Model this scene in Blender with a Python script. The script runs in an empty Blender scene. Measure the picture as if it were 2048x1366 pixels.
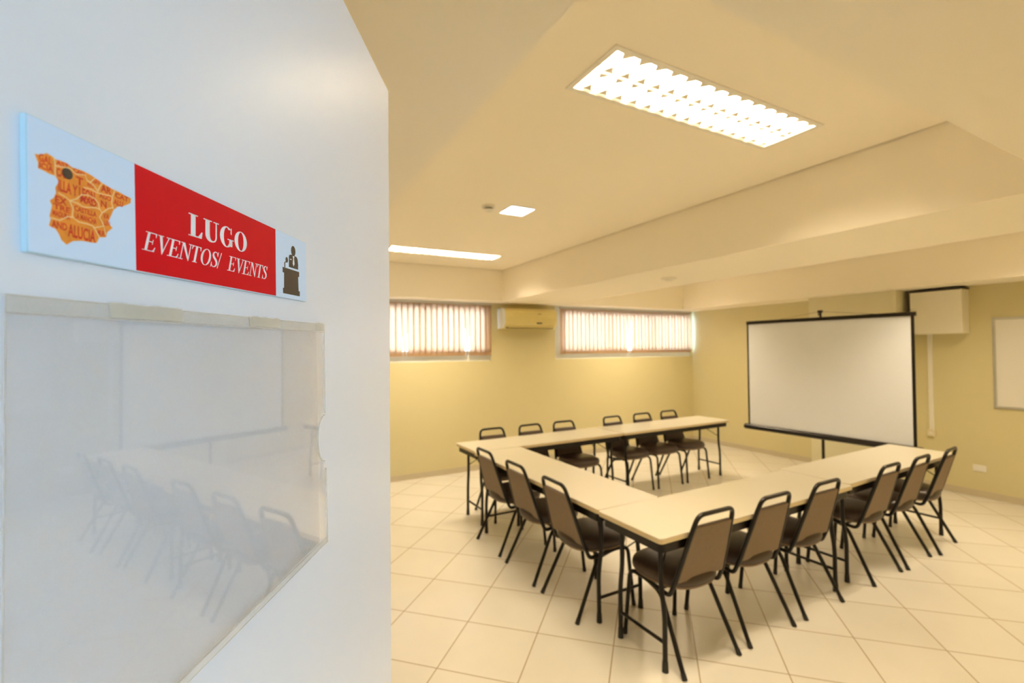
import bpy, math, random
from mathutils import Vector, Matrix
random.seed(7)
PI = math.pi
S = bpy.context.scene
COL = S.collection

# ---------------------------------------------------------------- camera, world, exposure
cam_d = bpy.data.cameras.new('camera')
cam = bpy.data.objects.new('camera', cam_d)
COL.objects.link(cam)
Rc = Matrix(((0.88052, 0.00035, -0.47400), (-0.47390, -0.01959, -0.88036), (-0.00960, 0.99981, -0.01709)))
cam.matrix_world = Matrix.Translation((0, 0, 1.7126)) @ Rc.to_4x4()
cam_d.sensor_width = 36.0
cam_d.lens = 16.5377
cam_d.clip_start = 0.01
cam_d.clip_end = 100
cam_d.dof.use_dof = True
cam_d.dof.focus_distance = 0.37
cam_d.dof.aperture_fstop = 9.0
S.camera = cam

world = bpy.data.worlds.new('daylight')
S.world = world
world.use_nodes = True
bg = world.node_tree.nodes['Background']
bg.inputs['Color'].default_value = (0.53, 0.76, 1.0, 1)
bg.inputs['Strength'].default_value = 22.0

LAMP = (1.0, 0.80, 0.53)
TUBE_POWER = 322.0
S.view_settings.view_transform = 'Standard'
S.view_settings.look = 'None'
S.view_settings.gamma = 1.0
S.view_settings.use_curve_mapping = False
S.view_settings.exposure = 0.10
S.cycles.use_denoising = True
S.cycles.max_bounces = 14
S.cycles.diffuse_bounces = 8
S.cycles.transparent_max_bounces = 16
S.cycles.sample_clamp_indirect = 6.0

# ---------------------------------------------------------------- materials
def mat(name, color, rough=0.5, metal=0.0, spec=0.5, noise=None, bump=None, coat=0.0):
    m = bpy.data.materials.new(name)
    m.use_nodes = True
    nt = m.node_tree
    b = nt.nodes['Principled BSDF']
    b.inputs['Base Color'].default_value = (*color, 1)
    b.inputs['Roughness'].default_value = rough
    b.inputs['Metallic'].default_value = metal
    b.inputs['Specular IOR Level'].default_value = spec
    b.inputs['Coat Weight'].default_value = coat
    tc = nt.nodes.new('ShaderNodeTexCoord')
    if noise:
        sc, amt = noise
        n = nt.nodes.new('ShaderNodeTexNoise')
        n.inputs['Scale'].default_value = sc
        n.inputs['Detail'].default_value = 4
        nt.links.new(tc.outputs['Object'], n.inputs['Vector'])
        mx = nt.nodes.new('ShaderNodeMix')
        mx.data_type = 'RGBA'
        nt.links.new(n.outputs['Fac'], mx.inputs['Factor'])
        mx.inputs['A'].default_value = (*[max(0, c * (1 - amt)) for c in color], 1)
        mx.inputs['B'].default_value = (*[min(1, c * (1 + amt)) for c in color], 1)
        nt.links.new(mx.outputs['Result'], b.inputs['Base Color'])
    if bump:
        sc, st = bump
        n2 = nt.nodes.new('ShaderNodeTexNoise')
        n2.inputs['Scale'].default_value = sc
        n2.inputs['Detail'].default_value = 3
        nt.links.new(tc.outputs['Object'], n2.inputs['Vector'])
        bp = nt.nodes.new('ShaderNodeBump')
        bp.inputs['Strength'].default_value = st
        bp.inputs['Distance'].default_value = 0.002
        nt.links.new(n2.outputs['Fac'], bp.inputs['Height'])
        nt.links.new(bp.outputs['Normal'], b.inputs['Normal'])
    return m

def emit(name, color, strength):
    m = bpy.data.materials.new(name)
    m.use_nodes = True
    nt = m.node_tree
    nt.nodes.clear()
    e = nt.nodes.new('ShaderNodeEmission')
    e.inputs['Color'].default_value = (*color, 1)
    e.inputs['Strength'].default_value = strength
    o = nt.nodes.new('ShaderNodeOutputMaterial')
    nt.links.new(e.outputs[0], o.inputs['Surface'])
    return m

M = {}
M['ceiling'] = mat('ceiling_paint', (0.97, 0.92, 0.82), 0.8, noise=(1.5, 0.01))
M['wall'] = mat('yellow_wall_paint', (0.655, 0.595, 0.355), 0.55, noise=(1.2, 0.02), bump=(180, 0.05))
M['white_wall'] = mat('white_corridor_paint', (0.8, 0.8, 0.8), 0.7, noise=(1.2, 0.02))
M['column'] = mat('lit_wall_paint', (0.74, 0.70, 0.50), 0.6, noise=(2, 0.02))  # yellow wall paint, lightened for the bluish light falling on the pilaster
M['door'] = mat('door_lacquer', (0.79, 0.82, 0.885), 0.32, noise=(3, 0.01), bump=(60, 0.02))
M['skirt'] = mat('skirting_tile', (0.56, 0.50, 0.37), 0.3, noise=(4, 0.04))
M['black'] = mat('black_enamel', (0.009, 0.007, 0.006), 0.32, spec=0.3, noise=(30, 0.1))
M['rubber'] = mat('black_rubber', (0.015, 0.014, 0.013), 0.7, noise=(30, 0.1))
M['laminate'] = mat('cream_laminate', (0.56, 0.53, 0.44), 0.3, noise=(6, 0.015))
M['lamedge'] = mat('laminate_edge', (0.72, 0.60, 0.38), 0.45, noise=(6, 0.02))
M['vinyl'] = mat('brown_vinyl', (0.060, 0.040, 0.032), 0.36, noise=(25, 0.15), bump=(220, 0.25))
M['taupe'] = mat('taupe_backing', (0.22, 0.155, 0.10), 0.65, noise=(40, 0.12), bump=(300, 0.2))
M['metal_white'] = mat('white_sheet_metal', (0.86, 0.85, 0.82), 0.35, noise=(5, 0.01))
M['reflector'] = mat('polished_reflector', (0.9, 0.88, 0.84), 0.25, metal=0.0, noise=(5, 0.01))
M['alu'] = mat('aluminium', (0.62, 0.62, 0.60), 0.35, metal=0.8, noise=(20, 0.03))
M['white_plastic'] = mat('white_plastic', (0.82, 0.80, 0.74), 0.4, noise=(10, 0.01))
M['ac_plastic'] = mat('yellow_cast_cream_plastic', (0.80, 0.69, 0.31), 0.35, noise=(10, 0.02))  # cream plastic with the yellow cast of reflected room light in its colour
M['frame_white'] = mat('white_window_frame', (0.80, 0.83, 0.86), 0.4, noise=(8, 0.01))
M['screen'] = mat('matte_screen_fabric', (0.76, 0.81, 0.93), 0.85, noise=(2, 0.01))
M['board'] = mat('whiteboard_enamel', (0.76, 0.75, 0.72), 0.25, noise=(2, 0.01))
M['box'] = mat('casing_white_paint', (0.82, 0.79, 0.68), 0.5, noise=(2, 0.02))
M['dark'] = mat('gap_shade_and_dark_parts', (0.03, 0.025, 0.02), 0.7, noise=(5, 0.1))  # near-black for painted gap shade and for dark vents and display
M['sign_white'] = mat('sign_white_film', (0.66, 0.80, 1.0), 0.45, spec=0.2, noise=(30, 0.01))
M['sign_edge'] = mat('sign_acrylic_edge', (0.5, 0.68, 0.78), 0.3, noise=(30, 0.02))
M['sign_red'] = mat('sign_red_film', (0.62, 0.004, 0.012), 0.45, spec=0.1, noise=(60, 0.06))
M['ink_white'] = mat('white_lettering', (0.86, 0.86, 0.90), 0.4, noise=(60, 0.01))
M['ink_brown'] = mat('dark_brown_ink', (0.045, 0.03, 0.022), 0.5, noise=(400, 0.3))
M['ink_orange'] = mat('orange_print', (0.93, 0.27, 0.03), 0.45, noise=(260, 0.35))
M['ink_red'] = mat('red_print', (0.60, 0.03, 0.012), 0.45, noise=(260, 0.25))
M['ink_cream'] = mat('cream_print', (0.90, 0.62, 0.30), 0.45, noise=(200, 0.05))
M['grey'] = mat('grey_plastic', (0.18, 0.17, 0.14), 0.4, noise=(10, 0.05))
M['tube'] = emit('fluorescent_glow', LAMP, TUBE_POWER)
M['led'] = emit('led_panel_glow', (0.86, 0.97, 1.0), 7.0)
M['outlet'] = mat('outlet_plastic', (0.80, 0.72, 0.52), 0.4, noise=(10, 0.01))

def floor_mat():
    m = bpy.data.materials.new('cream_floor_tile')
    m.use_nodes = True
    nt = m.node_tree
    b = nt.nodes['Principled BSDF']
    tc = nt.nodes.new('ShaderNodeTexCoord')
    sub = nt.nodes.new('ShaderNodeVectorMath'); sub.operation = 'SUBTRACT'
    sub.inputs[1].default_value = (0.524, 2.773, 0)
    nt.links.new(tc.outputs['Object'], sub.inputs[0])
    rt = nt.nodes.new('ShaderNodeVectorRotate'); rt.rotation_type = 'Z_AXIS'
    rt.inputs['Angle'].default_value = math.radians(44.62)
    nt.links.new(sub.outputs[0], rt.inputs['Vector'])
    br = nt.nodes.new('ShaderNodeTexBrick')
    br.offset = 0.0; br.squash = 1.0
    br.inputs['Scale'].default_value = 1.0
    br.inputs['Brick Width'].default_value = 0.45
    br.inputs['Row Height'].default_value = 0.45
    br.inputs['Mortar Size'].default_value = 0.0038
    br.inputs['Mortar Smooth'].default_value = 0.35
    br.inputs['Bias'].default_value = 0.0
    br.inputs['Color1'].default_value = (0.70, 0.68, 0.62, 1)
    br.inputs['Color2'].default_value = (0.73, 0.71, 0.66, 1)
    br.inputs['Mortar'].default_value = (0.36, 0.27, 0.16, 1)
    nt.links.new(rt.outputs[0], br.inputs['Vector'])
    n = nt.nodes.new('ShaderNodeTexNoise')
    n.inputs['Scale'].default_value = 3.0; n.inputs['Detail'].default_value = 6
    nt.links.new(tc.outputs['Object'], n.inputs['Vector'])
    mr = nt.nodes.new('ShaderNodeMapRange')
    mr.inputs['To Min'].default_value = 0.93; mr.inputs['To Max'].default_value = 1.05
    nt.links.new(n.outputs['Fac'], mr.inputs['Value'])
    mul = nt.nodes.new('ShaderNodeVectorMath'); mul.operation = 'SCALE'
    nt.links.new(br.outputs['Color'], mul.inputs[0])
    nt.links.new(mr.outputs[0], mul.inputs['Scale'])
    nt.links.new(mul.outputs[0], b.inputs['Base Color'])
    b.inputs['Roughness'].default_value = 0.22
    bp = nt.nodes.new('ShaderNodeBump'); bp.invert = True
    bp.inputs['Strength'].default_value = 0.4; bp.inputs['Distance'].default_value = 0.002
    nt.links.new(br.outputs['Fac'], bp.inputs['Height'])
    nt.links.new(bp.outputs['Normal'], b.inputs['Normal'])
    return m
M['floor'] = floor_mat()

def blind_mat():
    m = bpy.data.materials.new('orange_blind_fabric')
    m.use_nodes = True
    nt = m.node_tree
    nt.nodes.clear()
    tc = nt.nodes.new('ShaderNodeTexCoord')
    n = nt.nodes.new('ShaderNodeTexNoise'); n.inputs['Scale'].default_value = 90; n.inputs['Detail'].default_value = 3
    nt.links.new(tc.outputs['Object'], n.inputs['Vector'])
    mr = nt.nodes.new('ShaderNodeMapRange'); mr.inputs['To Min'].default_value = 0.85; mr.inputs['To Max'].default_value = 1.12
    nt.links.new(n.outputs['Fac'], mr.inputs['Value'])
    sc = nt.nodes.new('ShaderNodeVectorMath'); sc.operation = 'SCALE'
    sc.inputs[0].default_value = (0.85, 0.60, 0.36)
    nt.links.new(mr.outputs[0], sc.inputs['Scale'])
    d = nt.nodes.new('ShaderNodeBsdfDiffuse'); t = nt.nodes.new('ShaderNodeBsdfTranslucent')
    nt.links.new(sc.outputs[0], d.inputs['Color'])
    s2_ = nt.nodes.new('ShaderNodeVectorMath'); s2_.operation = 'SCALE'
    s2_.inputs[0].default_value = (0.64, 0.51, 0.40)
    nt.links.new(mr.outputs[0], s2_.inputs['Scale'])
    nt.links.new(s2_.outputs[0], t.inputs['Color'])
    mx = nt.nodes.new('ShaderNodeMixShader'); mx.inputs[0].default_value = 0.6
    nt.links.new(d.outputs[0], mx.inputs[1]); nt.links.new(t.outputs[0], mx.inputs[2])
    o = nt.nodes.new('ShaderNodeOutputMaterial')
    nt.links.new(mx.outputs[0], o.inputs['Surface'])
    return m
M['blind'] = blind_mat()

def clear_mat(name, haze, tint, rough, gloss_mix=1.0, tone=(0.8, 0.8, 0.8)):
    """thin clear sheet: transparency, fresnel reflection and a little haze"""
    m = bpy.data.materials.new(name)
    m.use_nodes = True
    nt = m.node_tree
    nt.nodes.clear()
    tr = nt.nodes.new('ShaderNodeBsdfTransparent'); tr.inputs['Color'].default_value = (*tint, 1)
    df = nt.nodes.new('ShaderNodeBsdfDiffuse'); df.inputs['Color'].default_value = (*tone, 1)
    gl = nt.nodes.new('ShaderNodeBsdfGlossy'); gl.inputs['Roughness'].default_value = rough
    gl.inputs['Color'].default_value = (1, 1, 1, 1)
    tc = nt.nodes.new('ShaderNodeTexCoord')
    n = nt.nodes.new('ShaderNodeTexNoise'); n.inputs['Scale'].default_value = 14; n.inputs['Detail'].default_value = 5
    nt.links.new(tc.outputs['Object'], n.inputs['Vector'])
    mr = nt.nodes.new('ShaderNodeMapRange'); mr.inputs['To Min'].default_value = haze * 0.6; mr.inputs['To Max'].default_value = haze * 1.4
    nt.links.new(n.outputs['Fac'], mr.inputs['Value'])
    m1 = nt.nodes.new('ShaderNodeMixShader')
    nt.links.new(mr.outputs[0], m1.inputs[0])
    nt.links.new(tr.outputs[0], m1.inputs[1]); nt.links.new(df.outputs[0], m1.inputs[2])
    fr = nt.nodes.new('ShaderNodeFresnel')
    ge = nt.nodes.new('ShaderNodeNewGeometry')
    io = nt.nodes.new('ShaderNodeMapRange')
    io.inputs['To Min'].default_value = 1.49; io.inputs['To Max'].default_value = 1 / 1.49
    nt.links.new(ge.outputs['Backfacing'], io.inputs['Value'])
    nt.links.new(io.outputs[0], fr.inputs['IOR'])
    mu = nt.nodes.new('ShaderNodeMath'); mu.operation = 'MULTIPLY'; mu.inputs[1].default_value = gloss_mix
    nt.links.new(fr.outputs[0], mu.inputs[0])
    m2 = nt.nodes.new('ShaderNodeMixShader')
    nt.links.new(mu.outputs[0], m2.inputs[0])
    nt.links.new(m1.outputs[0], m2.inputs[1]); nt.links.new(gl.outputs[0], m2.inputs[2])
    o = nt.nodes.new('ShaderNodeOutputMaterial')
    nt.links.new(m2.outputs[0], o.inputs['Surface'])
    return m
M['acrylic_back'] = clear_mat('clear_acrylic_back', 0.06, (0.996, 0.997, 0.998), 0.3, 0.5, (0.88, 0.92, 0.98))
M['acrylic'] = clear_mat('clear_acrylic', 0.055, (0.996, 0.997, 0.998), 0.02, 1.0, (0.88, 0.92, 0.98))
M['tape'] = clear_mat('aged_clear_tape', 0.20, (0.985, 0.985, 0.975), 0.2, 0.8, (0.92, 0.92, 0.90))
M['tape_old'] = clear_mat('yellowed_tape', 0.34, (0.97, 0.96, 0.93), 0.25, 0.7, (0.83, 0.80, 0.73))
M['acry_edge'] = clear_mat('acrylic_cut_edge', 0.40, (0.94, 0.91, 0.87), 0.25, 0.6, (0.80, 0.75, 0.68))
M['glass'] = clear_mat('window_glass', 0.03, (0.96, 0.98, 1.0), 0.0, 1.0)

# ---------------------------------------------------------------- mesh helpers
class MB:
    def __init__(s):
        s.v = []; s.f = []
    def add(s, vs, fs):
        o = len(s.v)
        s.v += [tuple(p) for p in vs]
        s.f += [tuple(i + o for i in f) for f in fs]
        return s
    def box(s, x0, x1, y0, y1, z0, z1):
        return s.add([(x0, y0, z0), (x1, y0, z0), (x1, y1, z0), (x0, y1, z0), (x0, y0, z1), (x1, y0, z1), (x1, y1, z1), (x0, y1, z1)],
                     [(0, 3, 2, 1), (4, 5, 6, 7), (0, 1, 5, 4), (1, 2, 6, 5), (2, 3, 7, 6), (3, 0, 4, 7)])
    def tube(s, pts, r, n=10, cap=True):
        pts = [Vector(p) for p in pts]
        rs = r if isinstance(r, (list, tuple)) else [r] * len(pts)
        t0 = (pts[1] - pts[0]).normalized()
        a = Vector((0, 0, 1)) if abs(t0.z) < 0.9 else Vector((1, 0, 0))
        u = (a - t0 * a.dot(t0)).normalized()
        vs = []; fs = []
        for i, p in enumerate(pts):
            if i == 0: t = t0
            elif i == len(pts) - 1: t = (pts[i] - pts[i - 1]).normalized()
            else: t = ((pts[i] - pts[i - 1]).normalized() + (pts[i + 1] - pts[i]).normalized()).normalized()
            u = (u - t * u.dot(t)).normalized()
            w = t.cross(u)
            for k in range(n):
                an = 2 * PI * k / n
                vs.append(p + (u * math.cos(an) + w * math.sin(an)) * rs[i])
        for i in range(len(pts) - 1):
            for k in range(n):
                k2 = (k + 1) % n
                fs.append((i * n + k, i * n + k2, (i + 1) * n + k2, (i + 1) * n + k))
        if cap:
            fs.append(tuple(range(n - 1, -1, -1)))
            fs.append(tuple(range((len(pts) - 1) * n, len(pts) * n)))
        return s.add(vs, fs)
    def rings(s, rings, cap=True):
        n = len(rings[0]); vs = [p for r in rings for p in r]; fs = []
        for i in range(len(rings) - 1):
            for k in range(n):
                k2 = (k + 1) % n
                fs.append((i * n + k, i * n + k2, (i + 1) * n + k2, (i + 1) * n + k))
        if cap:
            fs.append(tuple(range(n - 1, -1, -1)))
            fs.append(tuple(range((len(rings) - 1) * n, len(rings) * n)))
        return s.add(vs, fs)
    def prism(s, poly, fn0, fn1):
        """poly 2-D list, fn0/fn1 map (a,b) to back and front points"""
        n = len(poly)
        vs = [fn0(*p) for p in poly] + [fn1(*p) for p in poly]
        fs = [tuple(range(n - 1, -1, -1)), tuple(range(n, 2 * n))]
        fs += [(k, (k + 1) % n, n + (k + 1) % n, n + k) for k in range(n)]
        return s.add(vs, fs)
    def build(s, name, m, parent=None, smooth=False, bevel=0.0, seg=2):
        me = bpy.data.meshes.new(name)
        me.from_pydata(s.v, [], s.f)
        me.validate()
        import bmesh
        bm = bmesh.new(); bm.from_mesh(me)
        bmesh.ops.recalc_face_normals(bm, faces=bm.faces)
        bm.to_mesh(me); bm.free()
        me.materials.append(m)
        if smooth:
            me.polygons.foreach_set('use_smooth', [True] * len(me.polygons))
            try:
                me.set_sharp_from_angle(angle=math.radians(40))
            except Exception:
                pass
        o = bpy.data.objects.new(name, me)
        COL.objects.link(o)
        if parent: o.parent = parent
        if bevel:
            b = o.modifiers.new('bevel', 'BEVEL'); b.width = bevel; b.segments = seg
            b.limit_method = 'ANGLE'; b.angle_limit = math.radians(40)
        return o

def plate(rect, holes, fn, t0, t1):
    """solid plate with rectangular holes; rect/holes = (a0,a1,b0,b1); fn(a,b,t) -> point"""
    mb = MB()
    A = sorted(set([rect[0], rect[1]] + [h[i] for h in holes for i in (0, 1)]))
    B = sorted(set([rect[2], rect[3]] + [h[i] for h in holes for i in (2, 3)]))
    def solid(i, j):
        if i < 0 or j < 0 or i >= len(A) - 1 or j >= len(B) - 1: return False
        ca = (A[i] + A[i + 1]) / 2; cb = (B[j] + B[j + 1]) / 2
        return not any(h[0] < ca < h[1] and h[2] < cb < h[3] for h in holes)
    for i in range(len(A) - 1):
        for j in range(len(B) - 1):
            if not solid(i, j): continue
            a0, a1, b0, b1 = A[i], A[i + 1], B[j], B[j + 1]
            for t in (t0, t1):
                mb.add([fn(a0, b0, t), fn(a1, b0, t), fn(a1, b1, t), fn(a0, b1, t)], [(0, 1, 2, 3)])
            for (di, dj, p, q) in ((-1, 0, (a0, b0), (a0, b1)), (1, 0, (a1, b0), (a1, b1)), (0, -1, (a0, b0), (a1, b0)), (0, 1, (a0, b1), (a1, b1))):
                if not solid(i + di, j + dj):
                    mb.add([fn(*p, t0), fn(*q, t0), fn(*q, t1), fn(*p, t1)], [(0, 1, 2, 3)])
    # weld
    import bmesh
    me = bpy.data.meshes.new('tmp'); me.from_pydata(mb.v, [], mb.f)
    bm = bmesh.new(); bm.from_mesh(me); bmesh.ops.remove_doubles(bm, verts=bm.verts, dist=1e-5)
    out = MB(); out.v = [tuple(v.co) for v in bm.verts]; bm.verts.index_update()
    out.f = [tuple(v.index for v in f.verts) for f in bm.faces]
    bm.free(); bpy.data.meshes.remove(me)
    return out

def fillet(pts, r, n=6):
    """round the inner corners of a polyline"""
    pts = [Vector(p) for p in pts]
    rs = r if isinstance(r, (list, tuple)) else [r] * len(pts)
    out = [pts[0]]
    for i in range(1, len(pts) - 1):
        a, b, c = pts[i - 1], pts[i], pts[i + 1]
        d = min(rs[i], (a - b).length * 0.49, (c - b).length * 0.49)
        p = b + (a - b).normalized() * d; q = b + (c - b).normalized() * d
        for k in range(n + 1):
            t = k / n
            out.append(p * (1 - t) ** 2 + b * 2 * t * (1 - t) + q * t * t)
    out.append(pts[-1])
    return out

def empty(name, loc, rz=0.0):
    o = bpy.data.objects.new(name, None)
    COL.objects.link(o); o.location = loc; o.rotation_euler = (0, 0, rz); o.empty_display_size = 0.1
    return o

def tag(o, label=None, cat=None, group=None, kind=None):
    if label: o['label'] = label
    if cat: o['category'] = cat
    if group: o['group'] = group
    if kind: o['kind'] = kind
    return o

def copy_tree(o, parent=None):
    c = o.copy(); COL.objects.link(c)
    if parent: c.parent = parent
    for ch in list(KIDS(o)):
        copy_tree(ch, c)
    return c
def KIDS(o):
    return [x for x in COL.objects if x.parent == o]

def struct(mb, name, m, **k):
    o = mb.build(name, m, **k); o['kind'] = 'structure'
    return o

XY = lambda a, b, t: (a, b, t)
XZ = lambda a, b, t: (a, t, b)

# ---------------------------------------------------------------- room shell
XL, XR, YW, ZB, ZC, ZT = -1.6, 7.17, 6.18, 2.39, 2.825, 3.0
R1 = (0.545, 3.02, 0.615, 5.87)
R2 = (4.035, 6.60, 0.615, 5.87)
struct(MB().box(XL - 0.15, XR + 0.15, -2.6, YW + 0.2, -0.12, 0.0), 'floor', M['floor'])

WIN_A = (0.95, 2.985, 1.552, 2.388)
WIN_B = (4.095, 7.150, 1.555, 2.388)
struct(plate((XL - 0.15, XR + 0.15, 0, ZT), [WIN_A, WIN_B], XZ, YW, YW + 0.18), 'wall_back', M['wall'])
struct(MB().box(XR, XR + 0.15, -0.03, YW, 0, ZT), 'wall_right', M['wall'])
struct(MB().box(XL - 0.15, XL, -0.03, YW, 0, ZT), 'wall_left', M['wall'])
struct(plate((XL - 0.15, XR + 0.15, 0, ZT), [(-0.26, 0.62, -0.01, 2.13)], XZ, -0.18, -0.03), 'wall_front', M['wall'])
col = struct(MB().box(6.815, XR, 2.81, 3.84, 0, ZB), 'wall_pilaster', M['column'])

# dropped soffits around two raised ceiling bays
def beam(x0, x1, y0, y1):
    return struct(MB().box(x0, x1, y0, y1, ZB, ZT), 'ceiling_beam', M['ceiling'])
beam(XL, R1[0], -0.03, YW)
beam(R1[0], XR, -0.03, R1[2])
beam(R1[1], R2[0], R1[2], R1[3])
beam(R1[0], XR, R1[3], YW)
beam(R2[1], XR, R2[2], R2[3])

TRO = [(1.82, 1.472), (1.89, 5.095), (5.32, 1.472), (5.32, 5.095)]     # troffer centres
TL, TW = 1.315, 0.30
def hole(c): return (c[0] - TL / 2, c[0] + TL / 2, c[1] - TW / 2, c[1] + TW / 2)
g = 0.014
LEDC = (1.818, 3.27)
struct(plate((R1[0] + g, R1[1] - g, R1[2] + g, R1[3] - g), [hole(TRO[0]), hole(TRO[1])], XY, ZC, ZC + 0.02), 'ceiling', M['ceiling'])
struct(plate((R2[0] + g, R2[1] - g, R2[2] + g, R2[3] - g), [hole(TRO[2]), hole(TRO[3])], XY, ZC, ZC + 0.02), 'ceiling', M['ceiling'])
struct(MB().box(XL - 0.15, XR + 0.15, -2.6, YW + 0.2, ZT, ZT + 0.1), 'ceiling', M['white_wall'])

# skirting tiles
sk = 0.075
struct(MB().box(XL, XR, YW - 0.009, YW, 0, sk), 'baseboard_back', M['skirt'], bevel=0.002)
struct(MB().box(XR - 0.009, XR, 3.84, YW - 0.009, 0, sk), 'baseboard_right', M['skirt'], bevel=0.002)
struct(MB().box(XR - 0.009, XR, -0.03, 2.81, 0, sk), 'baseboard_right', M['skirt'], bevel=0.002)
struct(MB().box(XL, XL + 0.009, -0.03, YW - 0.009, 0, sk), 'baseboard_left', M['skirt'], bevel=0.002)

# unseen corridor behind the camera; window opening added and sized to tune door daylight
CW = (-0.2, 0.8, 1.2, 2.15)
struct(plate((XL - 0.15, 4.5, 0, ZT), [CW], XZ, -2.6, -2.45), 'wall_corridor', M['white_wall'])
struct(MB().box(XL - 0.15, XL, -2.45, -0.18, 0, ZT), 'wall_corridor', M['white_wall'])
struct(MB().box(4.5, 4.65, -2.6, -0.18, 0, ZT), 'wall_corridor', M['white_wall'])

# door frame and open door leaf
fr = MB()
fr.box(-0.26, -0.225, -0.19, -0.02, 0, 2.13); fr.box(0.585, 0.62, -0.19, -0.02, 0, 2.13); fr.box(-0.225, 0.585, -0.19, -0.02, 2.105, 2.13)
struct(fr, 'trim_1', M['door'], bevel=0.002)
DA = math.radians(61.222)
DOOR = (0.1706, 0.6978, 0)
door = empty('door_1', DOOR, DA)
door['kind'] = 'structure'
MB().box(-0.80, 0, 0.0, 0.035, 0.008, 2.10).build('door_leaf', M['door'], door, bevel=0.0015)
h = MB()
h.tube([(-0.06, -0.001, 1.02), (-0.06, -0.008, 1.02)], 0.024, 20)
h.tube(fillet([(-0.06, -0.006, 1.02), (-0.06, -0.05, 1.02), (-0.17, -0.05, 1.02)], 0.015), 0.008, 12)
h.build('door_handle', M['alu'], door, smooth=True)
for zz in (0.25, 1.05, 1.85):
    MB().tube([(-0.806, 0.003, zz - 0.045), (-0.806, 0.003, zz + 0.045)], 0.006, 12).build('hinge', M['alu'], door, smooth=True)

# windows
def window(n, W, hole_):
    w = empty('window_%d' % n, ((W[0] + W[1]) / 2, YW, W[2])); w['kind'] = 'structure'
    cx = (W[0] + W[1]) / 2
    fm = plate((W[0] - cx, W[1] - cx, 0, W[3] - W[2]), [(hole_[0] - cx, hole_[1] - cx, hole_[2] - W[2], hole_[3] - W[2])], XZ, 0.03, 0.10)
    fm.build('window_frame', M['frame_white'], w, bevel=0.002)
    x0, x1, z0, z1 = hole_[0] - cx, hole_[1] - cx, hole_[2] - W[2], hole_[3] - W[2]
    k = 3 if x1 - x0 > 2.4 else 2
    for i in range(1, k):
        xm = x0 + (x1 - x0) * i / k
        MB().box(xm - 0.012, xm + 0.012, 0.05, 0.085, z0, z1).build('mullion', M['frame_white'], w)
    MB().box(x0, x1, 0.075, 0.08, z0, z1).build('pane', M['glass'], w)
    return w
window(1, WIN_A, (1.06, 2.875, 1.705, 2.305))
window(2, WIN_B, (4.26, 7.112, 1.685, 2.300))

# ---------------------------------------------------------------- vertical blinds
def blinds(x0, x1, z0, z1, label, odd, seed):
    rr = random.Random(seed)
    t = empty('vertical_blind', ((x0 + x1) / 2, YW - 0.02, z0))
    tag(t, label, 'blind', 'vertical blinds over the high windows')
    cx = (x0 + x1) / 2; H = z1 - z0
    MB().box(x0 - cx - 0.01, x1 - cx + 0.01, -0.02, 0.018, H - 0.028, H).build('head_rail', M['alu'], t, bevel=0.003)
    n = int(round((x1 - x0) / 0.081)); p = (x1 - x0) / n
    for i in range(n):
        c = x0 - cx + p * (i + 0.5)
        a0 = math.radians(rr.uniform(4, 9)); a1 = a0 + math.radians(rr.uniform(-4, 4))
        if i in odd: a1 = math.radians(68); 
        vs = []; fs = []; nz = 6; nx = 6; hw = 0.051
        for jz in range(nz + 1):
            f = jz / nz; a = a1 * (1 - f) + a0 * f
            for jx in range(nx + 1):
                s = (jx / nx - 0.5) * 2
                bx = s * hw; by = 0.006 * (1 - s * s)
                vs.append((c + bx * math.cos(a) - by * math.sin(a), 0.0 + bx * math.sin(a) * 0.5 + by * math.cos(a) + (0.004 if i % 2 else -0.004), 0.0 + f * (H - 0.028)))
        for jz in range(nz):
            for jx in range(nx):
                q = jz * (nx + 1) + jx
                fs.append((q, q + 1, q + nx + 2, q + nx + 1))
        o = MB().add(vs, fs).build('slat', M['blind'], t, smooth=True)
        sol = o.modifiers.new('thick', 'SOLIDIFY'); sol.thickness = 0.0006
        a = a1
        hb = MB()
        q = [(c - hw * math.cos(a) * 0.96, -hw * math.sin(a) * 0.5 - 0.004 - 0.002), (c + hw * math.cos(a) * 0.96, hw * math.sin(a) * 0.5 - 0.004 - 0.002)]
        hb.add([(q[0][0], q[0][1], 0.0), (q[1][0], q[1][1], 0.0), (q[1][0], q[1][1] + 0.01, 0.0), (q[0][0], q[0][1] + 0.01, 0.0),
                (q[0][0], q[0][1], 0.04), (q[1][0], q[1][1], 0.04), (q[1][0], q[1][1] + 0.01, 0.04), (q[0][0], q[0][1] + 0.01, 0.04)],
               [(0, 3, 2, 1), (4, 5, 6, 7), (0, 1, 5, 4), (1, 2, 6, 5), (2, 3, 7, 6), (3, 0, 4, 7)])
        hb.build('weight_pocket', M['blind'], o)
    return t
blinds(0.93, 2.965, 1.635, 2.385, 'orange vertical blind over the window left of the air conditioner', (9, 20), 3)
blinds(4.185, 7.108, 1.635, 2.383, 'orange vertical blind over the window right of the air conditioner', (17,), 5)

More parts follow.
